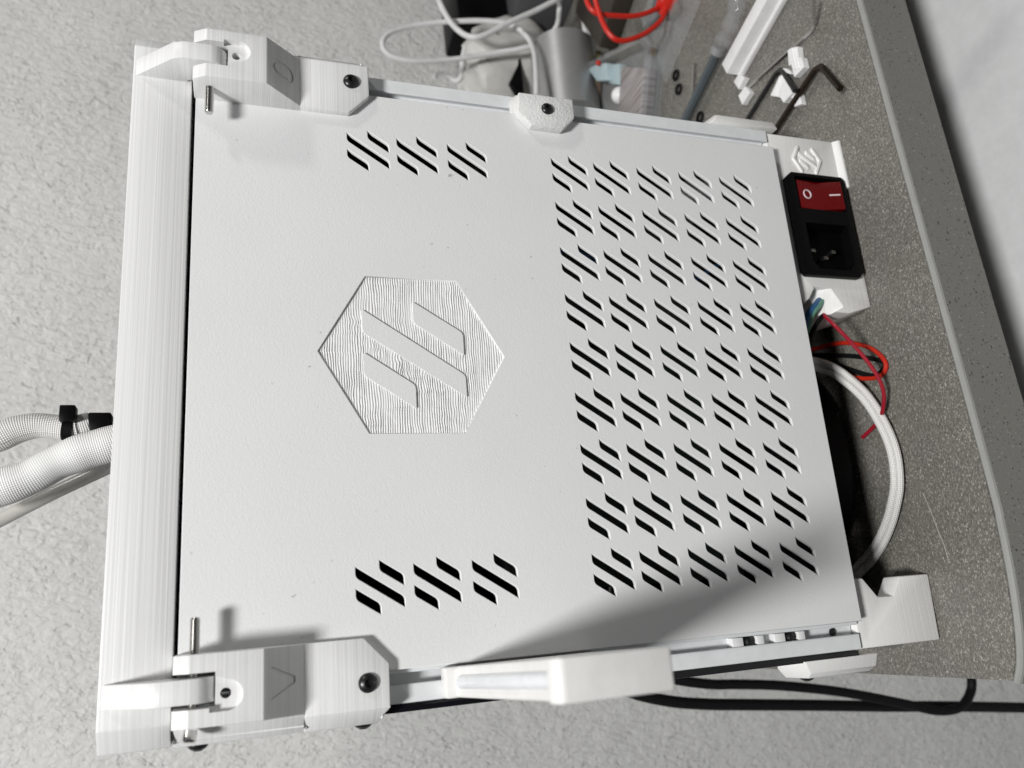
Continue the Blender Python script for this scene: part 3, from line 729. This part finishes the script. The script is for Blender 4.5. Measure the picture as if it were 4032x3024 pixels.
# clear box with odds and ends
bx = [Vector((.188, .172)), Vector((.272, .132)), Vector((.283, .137)), Vector((.345, .262)), Vector((.262, .300))]
bxp = [tuple(p) for p in [Vector((.186, .176)), Vector((.277, .131)), Vector((.338, .255)), Vector((.247, .300))]]
outer = rounded(bxp, [.016] * 4, 6); cx_ = sum(p[0] for p in bxp) / 4; cy_ = sum(p[1] for p in bxp) / 4
inner = [(cx_ + (p[0] - cx_) * .965, cy_ + (p[1] - cy_) * .965) for p in outer]; rimo = [(cx_ + (p[0] - cx_) * 1.05, cy_ + (p[1] - cy_) * 1.05) for p in outer]
cb = thing("plastic_box", "clear open plastic box of small parts, to the right of the printer", "box", (cx_, cy_, TABLE))
bm = bmesh.new(); hgt = .013; zb = TABLE + .0003
L = [[bm.verts.new((*p, zz)) for p in ring] for ring, zz in ((outer, zb), (outer, zb + hgt), (rimo, zb + hgt), (rimo, zb + hgt + .002), (inner, zb + hgt + .002), (inner, zb + .002))]
k = len(outer)
for a, b in zip(L, L[1:]):
    for i in range(k): bm.faces.new((a[i], a[(i + 1) % k], b[(i + 1) % k], b[i]))
bm.faces.new(L[0]); bm.faces.new(list(reversed(L[-1])))
obj("tray", bm, CLEAR, cb)
def at_box(p, h): return qb(p, z=TABLE + h)
def lump(name, polys, h0, h1, mat, label, cat):
    pts = [at_box(p, h1) for p in polys]
    return tag(obj(name, prism([(p.x, p.y) for p in pts], TABLE + h0, TABLE + h1, 'z', .0008), mat), label, cat)
lump("striped_block", [(775, 820), (1062, 845), (1020, 1440), (735, 1400)], .0025, .0125, STRIPE, "grey and brown striped block in the clear box", "block")
lump("blue_tab", [(355, 850), (480, 790), (590, 780), (610, 1000), (470, 1010)], .003, .014, PALEBLUE, "pale blue plastic tab in the clear box, near its corner", "tab")
lump("blue_tab", [(640, 800), (745, 790), (760, 1060), (625, 1040)], .003, .010, PALEBLUE, "pale blue plastic tab in the clear box, against the striped block", "tab")
lump("brown_stick", [(395, 1000), (440, 990), (410, 1320), (360, 1320)], .003, .010, BROWN, "dull brown stick in the clear box", "stick")
c = at_box((720, 1180), .012)
tag(obj("white_bead", lathe([(.0065 * math.sin(PI * i / 10), -.0065 * math.cos(PI * i / 10)) for i in range(11)], 20, Matrix.Translation((c.x, c.y, TABLE + .0092))), SCRAP), "white bead beside the striped block", "bead")
c = at_box((500, 785), .016)
tag(obj("red_bead", lathe([(.0022 * math.sin(PI * i / 8), -.0022 * math.cos(PI * i / 8)) for i in range(9)], 14, Matrix.Translation((c.x, c.y, TABLE + .0165))), ORANGEWIRE), "tiny red bead on the pale blue tab", "bead")
GOLD = plain("brass", (0.75, 0.60, 0.33), 0.25, Metallic=1.0)
for (u_, v_), lab in (((1105, 640), "brass nut at the clear box's rim corner"), ((435, 670), "brass nut beyond the red bead")):
    c = at_box((u_, v_), .010)
    tag(obj("brass_nut", lathe([(.0012, -.002), (.003, -.002), (.003, .002), (.0012, .002), (.0012, -.002)], 6, axis_m((c.x, c.y, TABLE + .0062), (0, .3, 1))), GOLD), lab, "nut", "brass nuts in the box")

# red lead looping over the box
rl = [qb((330, -60), y=.115), qb((370, 60), y=.115), qb((430, 140), y=.115), qb((520, 178), y=.115), qb((700, 196), y=.115), qb((920, 200), y=.115), qb((1100, 160), y=.115), qb((1290, 70), y=.115)]
rl2 = [qb((440, -60), y=.112), qb((480, 90), y=.112), qb((540, 260), y=.112), qb((620, 410), y=.112), qb((720, 495), y=.112), qb((860, 500), y=.112), qb((1060, 425), y=.112), qb((1230, 300), y=.112), qb((1310, 190), y=.112), qb((1340, 90), y=.114)]
ld = thing("test_lead", "bright red cable looping above the clear box", "cable", (rl[0].x, rl[0].y, TABLE))
obj("cord", tube(spline(rl, 8), .0017, 10), REDCABLE, ld); obj("cord", tube(spline(rl2, 8), .0017, 10), REDCABLE, ld)
obj("plug", tube([qb((1270, 100), y=.114), qb((1330, 60), y=.114), qb((1480, -40), y=.114), qb((1600, -120), y=.114)], .0065, 12, rad=lambda t: .0045 + .003 * min(1, t * 3)), REDCABLE, ld)

# roll, boxes and paper against the wall
c0 = qw((1120, 1250), y=.245); c1 = qw((1215, 500), y=.245); c0.z = c1.z = TABLE + .0262
rr = .026; M = axis_m(c0, c1 - c0); Lr = (c1 - c0).length
tag(obj("film_roll", lathe([(0, 0), (rr * .55, 0), (rr, .0), (rr, Lr), (rr * .55, Lr), (rr * .5, Lr - .004), (0, Lr - .004)], 32, M), SILVER), "silvery roll lying behind the printer", "roll")
def tilted_box(name, c, size, rot, mat, label, cat):
    bm = box((-size[0] / 2, -size[1] / 2, 0), (size[0] / 2, size[1] / 2, size[2]), .002)
    o = obj(name, bm, mat); o.location = c; o.rotation_euler = (0, 0, rot); return tag(o, label, cat)
tilted_box("storage_box", (.452, .300, TABLE), (.075, .06, .050), .25, GREYDARK, "dark grey box behind the silvery roll", "box")
tilted_box("charger", (.455, .325, TABLE), (.085, .05, .098), .1, BLACKP, "black box against the wall at the frame's top", "box")
c = qb((780, 130), z=TABLE + .014)
tilted_box("parts_case", (c.x + .040, c.y + .030, TABLE), (.070, .055, .016), .5, plain("dark umber plastic", (0.035, 0.027, 0.021), 0.4), "dark brown case beyond the clear box", "case")
tilted_box("parts_tray", (.395, .120, TABLE), (.08, .07, .012), .1, GREYDARK, "flat dark grey tray at the frame's top", "tray")
# crumpled paper
bm = bmesh.new(); bmesh.ops.create_icosphere(bm, subdivisions=4, radius=1.0)
pc_ = qw((600, 820), y=.295)
for v in bm.verts:
    p = v.co.copy(); f = 1 + .35 * mnoise.noise(p * 1.3 + Vector((3, 1, 2))) + .16 * abs(mnoise.noise(p * 3.1)) - .10
    v.co = Vector((pc_.x + p.x * .055 * f, pc_.y + p.y * .030 * f, pc_.z - .012 + p.z * .048 * f))
zmin = min(v.co.z for v in bm.verts)
for v in bm.verts:
    v.co.z = TABLE + .0003 + (v.co.z - zmin) * ((pc_.z + .034 - TABLE) / (pc_.z + .036 - zmin))
tag(obj("paper_wrap", bm, PAPER, None, 22), "crumpled off-white paper behind the printer, by the wall", "paper")
# white cable loops
wl = [r2((1190, -60), y=.232), r2((1195, 60), y=.232), r2((1175, 180), y=.232), r2((1090, 265), y=.24), r2((960, 320), y=.245), r2((760, 355), y=.252), r2((480, 398), y=.258), r2((220, 410), y=.260), r2((60, 370), y=.262), r2((10, 290), y=.262), r2((70, 215), y=.262), r2((260, 165), y=.260), r2((520, 142), y=.252), r2((740, 142), y=.245), r2((890, 175), y=.24), r2((985, 255), y=.232), r2((1028, 360), y=.222), r2((1040, 520), y=.215), r2((1042, 640), y=.212)]
tag(obj("charging_cable", tube(spline(wl, 8), .0021, 12), CABLEW), "thin white cable in a wide loop against the wall", "cable", "white cables")
wl2 = [r2((370, -60), y=.255), r2((400, 30), y=.245), r2((460, 140), y=.245), r2((540, 220), y=.24), r2((620, 250), y=.235), r2((710, 228), y=.232), r2((860, 150), y=.228), r2((1040, 70), y=.226), r2((1210, -20), y=.222)]
tag(obj("charging_cable", tube(spline(wl2, 8), .0023, 12), CABLEW), "thicker white cable dipping in front of the wide loop", "cable", "white cables")

c = qb((360, 150), y=.235)
tag(obj("label_post", box((c.x - .045, c.y - .002, TABLE + .0003), (c.x + .012, c.y + .002, c.z + .006), .0005), SCRAP), "upright white plastic slat beyond the clear box", "slat")
c = qb((690, 60), y=.205)
tag(obj("metal_rod", tube([c + Vector((.03, .004, .004)), c + Vector((-.012, 0, -.003))], .0024, 12), STEEL), "short bright metal rod at the frame's top, beside the red cable", "rod")
pts = [qw(p, y=.268) for p in ((700, 340), (940, 500), (975, 640), (985, 760), (1010, 1040), (1000, 1250), (900, 1250), (930, 1010), (850, 885), (945, 690), (935, 610))]  # outline of the dark gap, filled with an added black sheet
tag(obj("dark_gap_sheet", prism([(p.x, max(p.z, TABLE + .0004)) for p in pts], .268, .286, 'y', .0008), BLACKP), "black sheet added to fill the dark gap between the paper and the silvery roll", "gap fill")
for (u_, v_), r_, lab in (((1560, 120), .0016, "grey curled wire beyond the red cable"), ((860, 330), .0012, "thin dark wire crossing beyond the clear box")):
    p0 = qb((u_ - 160, v_ + 60), y=.19); p1 = qb((u_ - 20, v_ - 40), y=.195); p2 = qb((u_ + 150, v_ - 160), y=.20)
    tag(obj("loose_wire", tube(spline([p0, p1, p2], 8), r_, 8), GREYDARK), lab, "wire", "loose wires")
cu2 = [qw((20, 850), y=.30), qw((60, 800), y=.30), qw((160, 810), y=.30), qw((260, 880), y=.30), qw((320, 820), y=.295), qw((330, 660), y=.29), qw((360, 520), y=.288)]
tag(obj("charging_cable", tube(spline(cu2, 8), .0020, 10), CABLEW), "short white curl of cable low against the wall", "cable", "white cables")

BAG = m_clear("thin clear bag", (0.55, 0.57, 0.58), 0.05, 0.22)
c = qb((1330, 250), z=TABLE + .008)
bm = bmesh.new(); bmesh.ops.create_grid(bm, x_segments=26, y_segments=26, size=1.0)
for v in bm.verts:
    p = v.co.copy(); e = max(0.0, 1 - max(abs(p.x), abs(p.y)) ** 4)
    hgt_ = .0006 + e * (.007 + .006 * mnoise.noise(Vector((p.x * 2.3, p.y * 2.3, 4.0))) + .004 * abs(mnoise.noise(Vector((p.x * 5, p.y * 5, 8.0)))))
    v.co = Vector((c.x + .012 + p.x * .034 - p.y * .012, c.y + .006 + p.y * .026 + p.x * .010, TABLE + hgt_))
tag(obj("clear_bag", bm, BAG, None, 25), "thin clear plastic bag lying beyond the rings", "bag")
for k, (u_, v_, m_, lab) in enumerate(((1180, 230, GREYDARK, "dark grey cube inside the clear bag's near corner"), (1420, 120, BROWN, "brown cube under the clear bag"), (1250, 20, BLACKP, "black cube at the frame's top behind the red plug"))):
    c = qb((u_, v_), z=TABLE + .004)
    o = obj("plastic_cube", box((-.006, -.005, 0), (.006, .005, .0065), .0008), m_); o.location = (c.x, c.y, TABLE + .0002); o.rotation_euler = (0, 0, .4 + k)
    tag(o, lab, "cube", "small plastic cubes")
